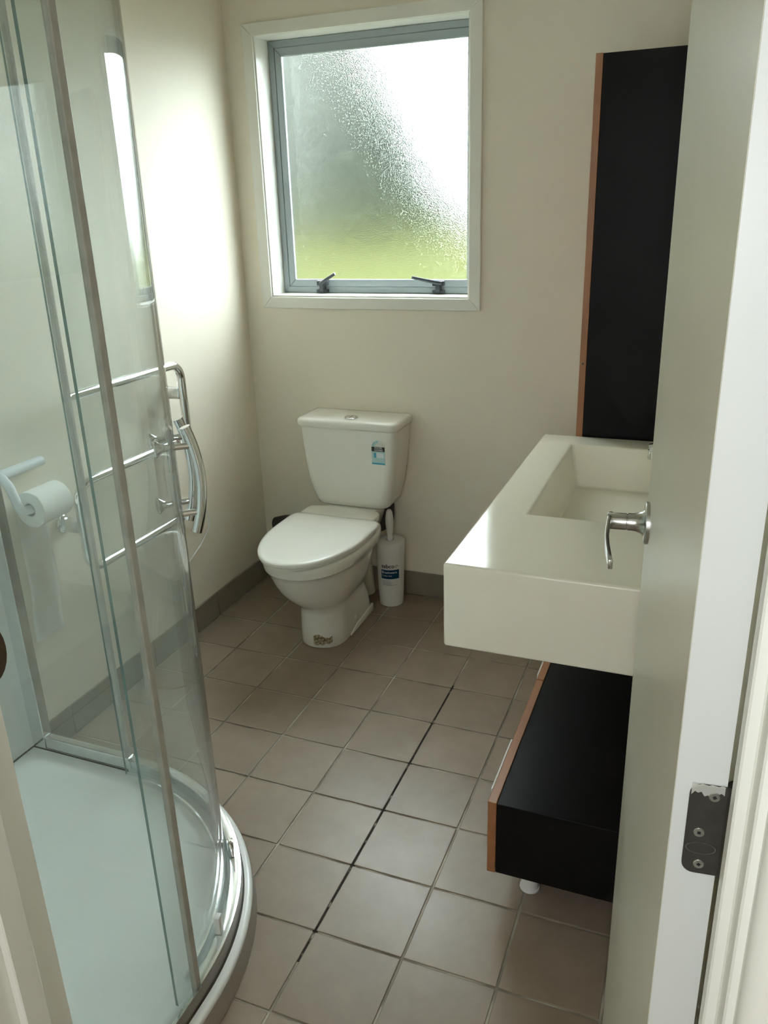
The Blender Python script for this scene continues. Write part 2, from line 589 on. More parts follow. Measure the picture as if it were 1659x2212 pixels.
def mitred(x0, x1, z0, z1, w, y0, y1, mat, parent, name, bev=0.002, wr=None, wt=None):
    """four mitred members around an opening whose outer size is given, front at y0"""
    wr = w if wr is None else wr
    wt = w if wt is None else wt
    o = [(x0, z0), (x1, z0), (x1, z1), (x0, z1)]
    i = [(x0 + w, z0 + w), (x1 - wr, z0 + w), (x1 - wr, z1 - wt), (x0 + w, z1 - wt)]
    for k in range(4):
        a, c = k, (k + 1) % 4
        quad = [o[a], o[c], i[c], i[a]]
        b = bmesh.new()
        rings(b, [[Vector((x, y0, z)) for x, z in quad], [Vector((x, y1, z)) for x, z in quad]])
        if bev:
            bmesh.ops.bevel(b, geom=b.edges[:], offset=bev, segments=2, profile=0.5, affect='EDGES')
        obj(name, b, mat, parent)
mitred(WX0 - 0.040, WX1 + 0.040, WZ0 - 0.041, WZ1 + 0.036, 0.0405, YB - 0.013, YB - 0.0005, TRIM, win, 'architrave', bev=0.0025)
b = bmesh.new()      # white reveal lining, four boards
for (x0, x1, z0, z1) in ((WX0, WX0 + 0.006, WZ0, WZ1), (WX1 - 0.006, WX1, WZ0, WZ1), (WX0 + .006, WX1 - .006, WZ0, WZ0 + 0.006), (WX0 + .006, WX1 - .006, WZ1 - 0.006, WZ1)):
    box(b, x0, x1, YB - 0.006, 1.925, z0, z1, bev=0.001, seg=1)
obj('reveal', b, TRIM, win)
FX0, FX1, FZ0, FZ1 = -0.878, -0.129, 1.159, 2.003
mitred(FX0, FX1, FZ0, FZ1, 0.022, 1.893, 1.945, ALUP, win, 'frame', bev=0.0015, wr=0.008)
b = bmesh.new()
for (x0, x1, z0, z1) in ((FX0 + .018, FX0 + .026, FZ0 + .02, FZ1 - .02), (FX1 - .0085, FX1 - .006, FZ0 + .02, FZ1 - .02), (FX0 + .02, FX1 - .006, FZ0 + .018, FZ0 + .024), (FX0 + .02, FX1 - .006, FZ1 - .024, FZ1 - .018)):
    box(b, x0, x1, 1.897, 1.94, z0, z1)
obj('gasket', b, GASK, win)
SX0, SX1, SZ0, SZ1 = FX0 + 0.0245, FX1 - 0.0085, FZ0 + 0.0225, FZ1 - 0.0225
mitred(SX0, SX1, SZ0, SZ1, 0.026, 1.8905, 1.9035, ALUP, win, 'sash', bev=0.003, wr=0.020, wt=0.028)
b = bmesh.new()
box(b, SX0 + 0.018, SX1 - 0.012, 1.8955, 1.9005, SZ0 + 0.018, SZ1 - 0.018)
pane = obj('pane', b, FROST, win)

def stay(x, flip):
    root = obj('window_stay', bmesh.new(), STAYM, win)
    b = bmesh.new()
    box(b, x - 0.022, x + 0.022, 1.874, 1.893, 1.161, 1.172, bev=0.002)
    box(b, x - 0.008, x + 0.010, 1.868, 1.892, 1.165, 1.20, bev=0.003)
    box(b, x - 0.022, x + 0.022, 1.876, 1.8905, 1.186, 1.204, bev=0.003)
    b.to_mesh(root.data); b.free()
    b = bmesh.new()
    if flip:
        pts = [(x + 0.016, 1.872, 1.196), (x - 0.03, 1.868, 1.204), (x - 0.092, 1.862, 1.217)]
    else:
        pts = [(x - 0.006, 1.872, 1.190), (x + 0.02, 1.868, 1.207), (x + 0.062, 1.862, 1.230)]
    tube(b, pts, [0.008, 0.007, 0.006], n=10, flat=(0.9, 0.7))
    obj('handle', b, STAYM, root, smooth=40)
stay(-0.712, False)
stay(-0.258, True)

# ------------------------------------------------------------------ outdoors, seen blurred through the pane
def noise_mat(name, c0, c1, scale, rough=0.9):
    m, nt, bb = new_mat(name)
    N, L = nt.nodes, nt.links
    geo = N.new('ShaderNodeNewGeometry')
    n = N.new('ShaderNodeTexNoise'); n.inputs['Scale'].default_value = scale; n.inputs['Detail'].default_value = 6
    L.new(geo.outputs['Position'], n.inputs['Vector'])
    r = N.new('ShaderNodeValToRGB')
    r.color_ramp.elements[0].position = 0.3; r.color_ramp.elements[1].position = 0.7
    r.color_ramp.elements[0].color = (*c0, 1); r.color_ramp.elements[1].color = (*c1, 1)
    L.new(n.outputs['Fac'], r.inputs['Fac']); L.new(r.outputs['Color'], bb.inputs['Base Color'])
    bb.inputs['Roughness'].default_value = rough
    bb.inputs['Specular IOR Level'].default_value = 0.15
    return m
LAWN = noise_mat('lawn_grass', (0.0225, 0.0255, 0.0040), (0.031, 0.033, 0.0062), 1.3)
SHRUB = noise_mat('shrub_leaves', (0.0105, 0.014, 0.008), (0.0175, 0.0215, 0.0135), 5)
WEATHER = noise_mat('pale_weatherboard', (0.062, 0.063, 0.057), (0.074, 0.075, 0.068), 2, 0.7)

b = bmesh.new()      # lawn bank rising away from the house
nx, ny = 40, 30
V = []
for j in range(ny + 1):
    y = 2.4 + 22 * (j / ny) ** 1.5
    row = []
    for i in range(nx + 1):
        x = -22 + 34 * i / nx
        t = max(0.0, min(1.0, (y - 2.6) / 5.5))
        h = 1.50 * t * t * (3 - 2 * t) + 0.05 * sin(x * 1.7 + y) * t
        row.append(b.verts.new((x, y, h - 0.15)))
    V.append(row)
for j in range(ny):
    for i in range(nx):
        b.faces.new((V[j][i], V[j][i + 1], V[j + 1][i + 1], V[j + 1][i]))
tag(obj('ground_lawn', b, LAWN, smooth=True), 'sloping green lawn blurred behind the frosted pane', 'lawn', kind='structure')

def bush(name, x, y, h, w, label, seed):
    rnd = random.Random(seed)
    root = thing(name, label, 'bush', (x, y, 1.15))
    b = bmesh.new()
    for k in range(900):
        u, v = rnd.uniform(0, 2 * PI), rnd.random()
        zz = h * v
        rr = w * (1 - v) ** 0.7 * (0.75 + 0.25 * rnd.random()) + 0.05
        p = Vector((rr * cos(u), rr * sin(u), zz))
        s = rnd.uniform(0.10, 0.22)
        a1 = Vector((rnd.uniform(-1, 1), rnd.uniform(-1, 1), rnd.uniform(-1, 1))).normalized()
        a2 = a1.orthogonal().normalized()
        q = [p + s * a1, p + 0.5 * s * a2, p - s * a1, p - 0.5 * s * a2]
        b.faces.new([b.verts.new(c) for c in q])
    f = obj('foliage', b, SHRUB, root)
    f['kind'] = 'stuff'
    b = bmesh.new()
    lathe(b, [(w * 0.72, 0.05), (w * 0.66, h * 0.2), (w * 0.5, h * 0.5), (w * 0.3, h * 0.8), (0.02, h)], n=16)
    obj('inner_growth', b, SHRUB, root, smooth=True)
    b = bmesh.new()
    tube(b, [(0, 0, -0.35), (0.03, 0, h * 0.3), (0, 0.02, h * 0.6)], [0.08, 0.06, 0.03], n=8)
    obj('trunk', b, DARKR, root)
bush('garden_bush', -3.05, 8.2, 2.75, 1.85, 'dark pointed bush blurred behind the middle of the frosted pane', 3)

nb = thing('exterior_house', 'pale weatherboard house wall blurred behind the left of the frosted pane', 'house', (-5.25, 10.6, 1.0))
for k in range(30):
    b = bmesh.new()
    box(b, -6.5, 1.1, -0.015, 0.02, 0.2 * k, 0.2 * k + 0.195, bev=0.004, seg=1)
    obj('weatherboard', b, WEATHER, nb)
b = bmesh.new()
box(b, -6.5, 1.1, 0.0205, 4.0, -0.3, 6.0)
obj('wall_body', b, WEATHER, nb)

# ------------------------------------------------------------------ doorway lining and architraves
b = bmesh.new()
box(b, JX0 - 0.02, JX0, YH, YF, 0, DZ, bev=0.0015, seg=1)
jl = obj('trim_1', b, TRIM)
tag(jl, 'painted door jamb with the bronze strike plate', 'door jamb', kind='structure')
b = bmesh.new()
box(b, JX0, JX0 + 0.012, -0.509, -0.478, 0, DZ, bev=0.0015, seg=1)
obj('door_stop', b, TRIM, jl)
b = bmesh.new()      # strike plate with a rounded lip past the jamb edge
box(b, JX0, JX0 + 0.0016, -0.476, -0.444, 0.99, 1.095, bev=0.0006, seg=1)
pr_ = []
for k in range(13):
    a = PI * k / 12
    pr_.append((1.0425 + 0.036 * cos(a) * 1.0, 0.020 * sin(a)))
lip0 = [Vector((JX0 + 0.0004 + 0.006 * (d / 0.02), -0.446 + d, z)) for z, d in pr_]
lip1 = [Vector((JX0 + 0.0018 + 0.006 * (d / 0.02), -0.446 + d + 0.0005, z)) for z, d in pr_]
rings(b, [lip0, lip1])
obj('strike_plate', b, BRONZE, jl)
b = bmesh.new()
box(b, JX1, JX1 + 0.02, YH, YF, 0, DZ, bev=0.0015, seg=1)
jr = obj('trim_2', b, TRIM)
tag(jr, 'painted door jamb on the hinge side of the doorway', 'door jamb', kind='structure')
b = bmesh.new()
box(b, JX1 - 0.0090, JX1, -0.509, -0.478, 0, DZ, bev=0.0015, seg=1)
obj('door_stop', b, TRIM, jr)
b = bmesh.new()
box(b, JX0 - 0.02, JX1 + 0.02, YH, YF, DZ, DZ + 0.02)
jh = obj('trim_3', b, TRIM)
tag(jh, 'painted head of the door frame', 'door jamb', kind='structure')

def architrave(name, x, s, label, ang_top=DZ):
    # bullnose board: profile in x (from the opening outwards) and y (towards the hall)
    prof = [(0.006, 0), (0.006, 0.010), (0.010, 0.0165), (0.018, 0.020), (0.028, 0.019), (0.036, 0.0155), (0.041, 0.0125), (0.049, 0.0145), (0.060, 0.0150), (0.066, 0.011), (0.067, 0)]
    b = bmesh.new()
    rings(b, [[Vector((x + s * u, YH - d, z)) for u, d in prof] for z in (0, ang_top + 0.07)])
    tag(obj(name, b, TRIM, smooth=50), label, 'architrave', kind='structure')
architrave('trim_4', JX1, 1, 'moulded white architrave beside the door hinge')
architrave('trim_5', JX0, -1, 'moulded architrave beside the strike plate')

# ------------------------------------------------------------------ the open door
TH = math.atan2(0.1129, 0.9936)
door = thing('door_1', 'cream painted door standing open beside the basin', 'door', (0.677, -0.443, 0), TH, kind='structure')
DL, DT, DH = 0.629, 0.0352, 1.985
b = bmesh.new()
box(b, 0, DT, 0, DL, 0.012, DH, bev=0.0012, seg=1)
leaf = obj('leaf', b, DOORP, door)
b = bmesh.new()
box(b, 0.0004, DT + 0.0001, -0.0006, 0.004, 0.0125, DH - 0.0005)
obj('hinge_edge', b, pbr('white_edge_paint', (0.70, 0.715, 0.70), 0.35, var=0.015), door)
hz = 1.0215
b = bmesh.new()      # hinge leaf let into the edge: rounded plate in x,z
pts = []
w0, w1, h0, h1, rr = 0.0105, DT + 0.0018, hz - 0.040, hz + 0.040, 0.009
for cx_, cz_, a0 in ((w1 - .001, h0 + .001, -90), (w1 - .001, h1 - .001, 0), (w0 + rr, h1 - rr, 90), (w0 + rr, h0 + rr, 180)):
    r_ = 0.001 if cx_ > 0.03 else rr
    for k in range(7):
        a = rad(a0 + 90 * k / 6)
        pts.append((cx_ + r_ * cos(a), cz_ + r_ * sin(a)))
rings(b, [[Vector((x, -0.0004, z)) for x, z in pts], [Vector((x, -0.0022, z)) for x, z in pts]])
hinge = obj('hinge', b, HINGEM, door)
for sx, sz in ((0.0275, 0.031), (0.0200, -0.002), (0.0225, -0.031)):
    b = bmesh.new()
    M = Matrix.Translation((sx, -0.0021, hz + sz)) @ Matrix.Rotation(PI / 2, 4, 'X')
    lathe(b, [(0.0040, 0), (0.0040, 0.0005), (0.0036, 0.0010), (0.0005, 0.0010)], n=24, M=M)
    b2 = bmesh.new()
    box(b2, -0.0012, 0.0012, -0.0012, 0.0012, 0.0009, 0.00112, mat=1)
    merge(b, b2, M @ Matrix.Rotation(sz * 20, 4, 'Z'))
    obj('screw', b, [SCREWM, INKBLK], hinge, smooth=30)
b = bmesh.new()      # slopped white paint over the top of the leaf
top = [(w0 + 0.001 + (w1 - w0 - 0.004) * k / 10, h1 + 0.0012 - 0.0005 * (k % 3)) for k in range(11)]
low = [(x, h1 - 0.002 - (0.0045 if k in (0, 9) else 0.0075 if 3 < k < 7 else 0.005) * (1 if k else 1.6)) for k, (x, z) in enumerate(top)]
low = [(x, z + 0.0012 * (k % 2)) for k, (x, z) in enumerate(low)]
V0 = [[b.verts.new((x, -0.00235, z)) for x, z in (p, q)] for p, q in zip(low, top)]
for a, c in zip(V0, V0[1:]):
    b.faces.new((a[0], c[0], c[1], a[1]))
bmesh.ops.solidify(b, geom=b.faces[:], thickness=0.0004)
o = obj('paint_smear', b, TRIM, hinge)
o['label'] = 'white paint slopped over the leaf top'
b = bmesh.new()      # stamped oval
rs = []
for rr_ in (1.0, 0.965):
    rs.append([Vector((0.0225 + 0.0105 * rr_ * cos(2 * PI * k / 40), -0.0023, hz - 0.0165 + 0.0052 * rr_ * sin(2 * PI * k / 40))) for k in range(40)])
rings(b, rs, cap0=False, cap1=False)
obj('stamp', b, SCREWM, hinge)
b = bmesh.new()      # hinge knuckle
lathe(b, [(0.0055, -0.041), (0.0055, 0.041)], n=16, M=Matrix.Translation((DT + 0.006, 0.001, hz)))
obj('knuckle', b, HINGEM, door, smooth=40)

hy, hz2 = 0.569, 1.043
hroot = thing('lever_handle', '', '')
del hroot['label'], hroot['category']
hroot.parent = door
hroot.location = (0, hy, hz2)
MX = Matrix.Rotation(-PI / 2, 4, 'Y')     # lathe axis z -> -x
b = bmesh.new()
lathe(b, [(0.029, 0.0), (0.029, 0.0045), (0.0275, 0.006), (0.019, 0.0065), (0.0155, 0.010), (0.0132, 0.015), (0.0120, 0.020), (0.0120, 0.0275)], n=48, M=MX)
obj('rose', b, SATIN, hroot, smooth=35)
b = bmesh.new()
lathe(b, [(0.0108, 0.0275), (0.0108, 0.029), (0.0116, 0.0295), (0.0116, 0.054), (0.0108, 0.0552)], n=40, M=MX)
obj('neck', b, SATIN, hroot, smooth=35)
b = bmesh.new()
path = [(-0.0500, 0.010), (-0.0522, -0.010), (-0.0540, -0.04), (-0.0545, -0.07), (-0.0532, -0.10), (-0.0508, -0.13), (-0.0488, -0.150)]
rs = []
for k, (x, y) in enumerate(path):
    x2, y2 = path[min(k + 1, 6)]; x1, y1 = path[max(k - 1, 0)]
    t = Vector((x2 - x1, y2 - y1)).normalized(); n_ = Vector((-t.y, t.x))
    hw, hh = 0.0027, (0.0100 if k < 2 else 0.0062)
    rs.append([Vector((x + n_.x * hw, y + n_.y * hw, -hh)), Vector((x + n_.x * hw, y + n_.y * hw, hh)), Vector((x - n_.x * hw, y - n_.y * hw, hh)), Vector((x - n_.x * hw, y - n_.y * hw, -hh))])
rings(b, rs)
bmesh.ops.bevel(b, geom=[e for e in b.edges if e.calc_face_angle(0) > 1.0], offset=0.0008, segments=2, profile=0.5, affect='EDGES')
obj('lever', b, SATIN, hroot, smooth=40)

# ------------------------------------------------------------------ shower
CX, CY = -0.63, -0.062
LY = YF
b = bmesh.new()
box(b, XL, XL + 0.004, LY, 0.475, 0.062, 1.95)
box(b, XL + 0.004, JX0 - 0.11, LY, LY + 0.004, 0.062, 1.95)
tag(obj('wall_lining', b, LINER), 'white acrylic lining on the shower walls', 'lining', kind='structure')

def quad_outline(x1, y1, R, x0=XL + 0.0045, y0=YF + 0.0045, n=28):
    """quadrant outline, counter-clockwise, corner radius R at (x1,y1)"""
    P = [(x0, y0), (x1, y0)]
    cx, cy = x1 - R, y1 - R
    for k in range(n + 1):
        a = (PI / 2) * k / n
        P.append((cx + R * cos(a), cy + R * sin(a)))
    P.append((x0, y1))
    return P
def inset_outline(d, k=3.0):
    x0, y0, x1, y1, R = XL + 0.0045 + d * 1.0, YF + 0.0045 + d, -0.080 - d, 0.488 - d, 0.55 - d
    return quad_outline(x1, y1, R, x0, y0)
def outer_outline(d):
    return quad_outline(-0.080 - d, 0.488 - d, 0.55 - d)
tray = thing('shower_tray', 'white acrylic quadrant shower tray with rounded kerb', 'shower tray')
b = bmesh.new()
rs = []
for d, z in ((0.004, 0.0008), (0.0020, 0.010), (0.0020, 0.050), (0.002, 0.0575), (0.006, 0.0612), (0.012, 0.0625), (0.052, 0.0625)):
    rs.append([Vector((x, y, z)) for x, y in outer_outline(d)])
for d, z in ((0.085, 0.062), (0.10, 0.058), (0.115, 0.050), (0.135, 0.044), (0.17, 0.041), (0.25, 0.038), (0.33, 0.036)):
    rs.append([Vector((x, y, z)) for x, y in inset_outline(d)])
rings(b, rs)
obj('tray', b, ACRY, tray, smooth=50)
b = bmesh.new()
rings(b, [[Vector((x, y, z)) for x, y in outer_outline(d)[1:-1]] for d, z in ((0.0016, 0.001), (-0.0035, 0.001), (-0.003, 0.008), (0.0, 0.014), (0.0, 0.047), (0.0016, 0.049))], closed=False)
o = obj('kerb_shade', b, KERB, tray, smooth=60)
o['label'] = 'white tray kerb face with shade and floor tint in its colour'
b = bmesh.new()
lathe(b, [(0.045, 0.0355), (0.045, 0.0385), (0.040, 0.040), (0.004, 0.0405)], n=32, M=Matrix.Translation((-0.72, -0.10, 0)))
obj('waste_cover', b, CHROME, tray, smooth=40)

sh = thing('shower_enclosure', 'quadrant glass shower screen with two curved sliding doors', 'shower screen')
ZT = 1.90
def glass_panel(x0, x1, y0, y1, z0, z1, name, axis):
    b = bmesh.new()
    box(b, x0, x1, y0, y1, z0, z1)
    for f in b.faces:
        if abs(f.normal[axis]) < 0.5:
            f.material_index = 1
    return obj(name, b, [GLASS, GEDGE], sh)
pf = glass_panel(-0.953, -0.672, 0.455, 0.461, 0.098, ZT, 'fixed_panel', 1)
pn = glass_panel(-0.115, -0.109, -0.41, -0.058, 0.072, ZT, 'fixed_panel', 0)
b = bmesh.new()
box(b, -0.682, -0.670, 0.452, 0.464, 0.064, ZT, bev=0.002)
obj('seal', b, SEAL, pf)
b = bmesh.new()
box(b, -0.119, -0.107, -0.071, -0.056, 0.064, ZT, bev=0.002)
obj('seal', b, SEAL, pn)
for (x0, x1, y0, y1) in ((XL + 0.0045, -0.950, 0.444, 0.474), (-0.130, -0.096, YF + 0.0045, -0.405)):
    b = bmesh.new()
    box(b, x0, x1, y0, y1, 0.0635, ZT, bev=0.002)
    obj('wall_channel', b, ALU, sh)
b = bmesh.new()
lathe(b, [(0.006, 0), (0.006, 0.001), (0.0045, 0.0022), (0.001, 0.0022)], n=20, M=Matrix.Translation((-0.978, 0.444, 0.115)) @ Matrix.Rotation(PI / 2, 4, 'X'))
obj('screw_cap', b, ALU, sh, smooth=40)
def lrail(x0, x1, y0, y1, z0, z1, name='bottom_rail'):
    b = bmesh.new()
    box(b, x0, x1, y0, y1, z0, z1, bev=0.003)
    return obj(name, b, ALU, sh)
lrail(-0.950, -0.664, 0.446, 0.470, 0.0632, 0.102)
lrail(-0.122, -0.102, -0.405, -0.056, 0.0632, 0.076)
def track(name, z0, z1, r0=0.503, r1=0.5275):
    b = bmesh.new()
    sector(b, CX, CY, r0, r1, 0, 94 if name == 'track' else 90, z0, z1, n=48, bev=0.0012)
    return obj(name, b, ALU, sh, smooth=35)
tr1 = track('track', 0.0632, 0.100)
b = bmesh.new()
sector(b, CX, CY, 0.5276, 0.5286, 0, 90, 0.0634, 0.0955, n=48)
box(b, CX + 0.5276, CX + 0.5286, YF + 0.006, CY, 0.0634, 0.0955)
o = obj('track_reflection', b, TAUPE, sh, smooth=35)  # added strip, the track's floor reflection is painted in its colour
o['label'] = 'outer face of the track with the brown floor reflection painted on'
b = bmesh.new()
sector(b, CX, CY, 0.5287, 0.5312, 0, 90, 0.0626, 0.0645, n=48)
box(b, CX + 0.5287, CX + 0.5312, YF + 0.006, CY, 0.0626, 0.0645)
o = obj('sealant', b, MOULD, sh)
o['label'] = 'line of blackened sealant'
b = bmesh.new()
box(b, XL + 0.004, XL + 0.0065, YF + 0.01, 0.443, 0.0624, 0.0655)
box(b, XL + 0.0065, -0.664, 0.4425, 0.4458, 0.0624, 0.0650)
o = obj('sealant', b, MOULD, sh)
o['label'] = 'line of blackened sealant'
b = bmesh.new()
sector(b, CX, CY, 0.475, 0.4795, 2, 88, 0.0632, 0.080, n=40)
obj('track_lip', b, CHROME, sh, smooth=35)
track('top_track', ZT - 0.002, ZT + 0.045, 0.475, 0.53)
lrail(XL + 0.005, -0.63, 0.445, 0.47, ZT - 0.002, ZT + 0.043, 'top_rail')
lrail(-0.125, -0.10, YF + 0.005, -0.062, ZT - 0.002, ZT + 0.043, 'top_rail')

def polar(a, R, z):
    return Vector((CX + R * cos(rad(a)), CY + R * sin(rad(a)), z))
for a0, a1, am, sgn in ((-3.8, 44.7, 41.0, 1), (45.3, 94.0, 49.2, -1)):
    b = bmesh.new()
    sector(b, CX, CY, 0.490, 0.496, a0, a1, 0.0665, ZT - 0.01, n=44, edge=1)
    dr = obj('sliding_door', b, [GLASS, GEDGE], sh, smooth=35)
    ae = a1 if sgn > 0 else a0
    b = bmesh.new()
    sector(b, CX, CY, 0.4885, 0.4975, ae - 0.35 if sgn > 0 else ae - 0.15, ae + 0.15 if sgn > 0 else ae + 0.35, 0.0665, ZT - 0.01, n=3)
    obj('edge_strip', b, SATIN, dr)
    # bow handle: curved bar outside, two standoffs with flared knobs inside
    b = bmesh.new()
    pts = []
    for k in range(15):
        t = -1 + 2 * k / 14
        pts.append(polar(am, 0.519 + 0.019 * (1 - t * t), 0.975 - 0.106 * t))
    tube(b, pts, 0.0102, n=20)
    hb = obj('handle', b, CHROME, dr, smooth=40)
    for z in (1.044, 0.910):
        b = bmesh.new()
        Mh = Matrix.Translation(polar(am, 0, z)) @ Matrix.Rotation(rad(am), 4, 'Z') @ Matrix.Rotation(PI / 2, 4, 'Y')
        inner = z > 1 or sgn < 0
        prof = [(0.0065, 0.4965), (0.0065, 0.528)]
        lathe(b, prof, n=18, M=Mh)
        if inner:
            lathe(b, [(0.0155, 0.458), (0.0165, 0.460), (0.0165, 0.462), (0.0095, 0.471), (0.007, 0.476), (0.007, 0.4895)], n=22, M=Mh)
        else:
            lathe(b, [(0.007, 0.485), (0.007, 0.4895)], n=18, M=Mh)
        obj('handle', b, CHROME, dr, smooth=40)
    for a in ((36.6, 13.0) if sgn > 0 else (56.0, 80.0)):
        b = bmesh.new()
        box(b, -0.010, 0.004, -0.009, 0.009, 0.0, 0.042, bev=0.003)
        o = obj('roller', b, CHROME if a > 20 else PLAST, dr, smooth=40)
        o.location = polar(a, 0.5015 if False else 0.511, 0.1005)
        o.rotation_euler = (0, 0, rad(a))

# ------------------------------------------------------------------ toilet
TX = -0.532
def egg(f, m, bk, w, ef=2.0, eb=4.0, z=0.0, n=56, cx=TX):
    """closed outline: elliptic front half (towards -y), squarer back half"""
    P = []
    for k in range(n):
        a = 2 * PI * k / n
        c, s = cos(a), sin(a)
        e = ef if s < 0 else eb
        L = (m - f) if s < 0 else (bk - m)
        x = w * math.copysign(abs(c) ** (2 / e), c)
        y = m + L * math.copysign(abs(s) ** (2 / e), s)
        P.append(Vector((cx + x, y, z)))
    return P
toilet = thing('toilet', 'white close coupled toilet with lid down below the window', 'toilet', (0, 0, 0))
b = bmesh.new()
sec = [  # z, front, widest, back, half-width, ef, eb
    (0.0006, 1.293, 1.385, 1.622, 0.083, 2.1, 9), (0.006, 1.289, 1.385, 1.625, 0.0855, 2.1, 9), (0.05, 1.290, 1.385, 1.625, 0.0845, 2.1, 9), (0.09, 1.290, 1.385, 1.618, 0.083, 2.1, 8),
    (0.13, 1.287, 1.385, 1.600, 0.082, 2.1, 7), (0.152, 1.281, 1.385, 1.590, 0.0835, 2.1, 6), (0.168, 1.262, 1.38, 1.582, 0.093, 2.1, 6), (0.190, 1.235, 1.375, 1.574, 0.107, 2.1, 5),
    (0.215, 1.208, 1.37, 1.566, 0.121, 2.1, 5), (0.245, 1.182, 1.365, 1.560, 0.1345, 2.1, 4.5), (0.280, 1.160, 1.365, 1.560, 0.146, 2.1, 4), (0.315, 1.143, 1.37, 1.572, 0.154, 2.15, 4),
    (0.338, 1.133, 1.38, 1.60, 0.158, 2.2, 4), (0.342, 1.122, 1.38, 1.62, 0.1655, 2.2, 4), (0.362, 1.117, 1.38, 1.63, 0.168, 2.2, 4), (0.375, 1.118, 1.38, 1.63, 0.167, 2.2, 4), (0.3785, 1.124, 1.38, 1.625, 0.162, 2.2, 4)]
rings(b, [egg(f, m, bk, w, ef, eb, z) for z, f, m, bk, w, ef, eb in sec])
bowl = obj('pan', b, PORC, toilet, smooth=55)
b = bmesh.new()
rings(b, [egg(1.50, 1.60, 1.775, w, 8, 8, z) for z, w in ((0.290, 0.070), (0.32, 0.082), (0.35, 0.094), (0.375, 0.102), (0.398, 0.1045), (0.4035, 0.102))])
obj('pan_deck', b, PORC, toilet, smooth=55)
for s in (-1, 1):      # foot with bolt cap on each side
    b = bmesh.new()
    xx = TX + s * 0.0845
    lathe(b, [(0.011, -0.004), (0.011, 0.004), (0.008, 0.0085), (0.001, 0.0095)], n=18, M=Matrix.Translation((xx, 1.462, 0.052)) @ Matrix.Rotation(s * PI / 2, 4, 'Y'))
    obj('bolt_cap', b, CREAMP, toilet, smooth=40)
    b = bmesh.new()
    rs = [[Vector((TX + s * u, y, z)) for y, z in ((1.41, 0.0008), (1.622, 0.0008), (1.622, 0.034), (1.56, 0.030), (1.47, 0.024), (1.41, 0.010))] for u in (0.078, 0.0885)]
    rings(b, rs)
    bmesh.ops.bevel(b, geom=b.edges[:], offset=0.003, segments=2, profile=0.5, affect='EDGES')
    obj('foot_flange', b, PORC, toilet, smooth=50)
# seat ring and lid
SXc = TX - 0.006
b = bmesh.new()
rings(b, [egg(f, 1.40, bk, w, 2.05, 5, z, cx=SXc) for z, f, bk, w in ((0.3787, 1.118, 1.535, 0.160), (0.3795, 1.108, 1.538, 0.168), (0.384, 1.098, 1.54, 0.1735), (0.3915, 1.096, 1.54, 0.1745), (0.3935, 1.100, 1.538, 0.171))])
seat = obj('seat', b, SEATP, toilet, smooth=50)
b = bmesh.new()
rings(b, [egg(f, 1.40, bk, w, 2.05, 10, z, cx=SXc) for z, f, bk, w in ((0.3942, 1.098, 1.538, 0.172), (0.3960, 1.090, 1.541, 0.1755), (0.4020, 1.089, 1.541, 0.176), (0.4065, 1.092, 1.540, 0.1735), (0.4092, 1.103, 1.535, 0.164), (0.4105, 1.14, 1.52, 0.14), (0.4108, 1.25, 1.48, 0.07))])
obj('seat_lid', b, SEATP, toilet, smooth=50)
b = bmesh.new()
rings(b, [egg(1.538, 1.56, 1.628, w, 9, 5, z, cx=TX - 0.0105) for z, w in ((0.3860, 0.139), (0.3880, 0.1455), (0.4060, 0.1475), (0.4090, 0.145), (0.4097, 0.138))])
obj('seat_hinge', b, SEATP, toilet, smooth=50)
# cistern
def rrect(hw, y0, y1, z, r=0.03, n=8, cx=TX):
    P = []
    for sx, yy, a0 in ((1, y0, -90), (1, y1, 0), (-1, y1, 90), (-1, y0, 180)):
        rr_ = r if yy == y0 else r * 0.5
        ccx, ccy = cx + sx * (hw - rr_), (yy + rr_ if yy == y0 else yy - rr_)
        for k in range(n + 1):
            a = rad(a0 + 90 * k / n)
            P.append(Vector((ccx + rr_ * cos(a), ccy + rr_ * sin(a), z)))
    return P
b = bmesh.new()
rings(b, [rrect(hw, yf, 1.800, z, r) for z, hw, yf, r in ((0.4040, 0.128, 1.668, 0.03), (0.4055, 0.136, 1.658, 0.033), (0.412, 0.144, 1.649, 0.036), (0.43, 0.151, 1.643, 0.036), (0.47, 0.1625, 1.638, 0.035), (0.52, 0.1725, 1.635, 0.034), (0.58, 0.1805, 1.633, 0.033), (0.64, 0.1865, 1.632, 0.032), (0.7085, 0.1905, 1.631, 0.032))])
cist = obj('cistern', b, PORC, toilet, smooth=50)
b = bmesh.new()
rings(b, [rrect(hw, yf, yb, z, r) for z, hw, yf, yb, r in ((0.7088, 0.193, 1.628, 1.800, 0.03), (0.7095, 0.1955, 1.6245, 1.803, 0.03), (0.716, 0.1985, 1.621, 1.805, 0.03), (0.729, 0.1985, 1.621, 1.805, 0.03), (0.736, 0.1965, 1.623, 1.803, 0.03), (0.7405, 0.190, 1.629, 1.799, 0.03), (0.742, 0.178, 1.642, 1.79, 0.028), (0.7428, 0.15, 1.67, 1.77, 0.02))])
lid = obj('cistern_lid', b, PORC, toilet, smooth=50)
b = bmesh.new()
lathe(b, [(0.0250, 0.7424), (0.0250, 0.7450), (0.0225, 0.7470), (0.0195, 0.7472), (0.0190, 0.7440), (0.001, 0.7440)], n=32, M=Matrix.Translation((-0.525, 1.672, 0)))
fb = obj('flush_button', b, SATIN, toilet, smooth=35)
for s in (-1, 1):
    b = bmesh.new()
    pts = [(s * 0.0012 + s * 0.0172 * abs(cos(rad(a))), 0.0178 * sin(rad(a))) for a in range(-88, 89, 11)]
    rings(b, [[Vector((-0.525 + x, 1.672 + y, z)) for x, y in pts] for z in (0.7441, 0.7468)])
    obj('button', b, CHROME, fb, smooth=35)
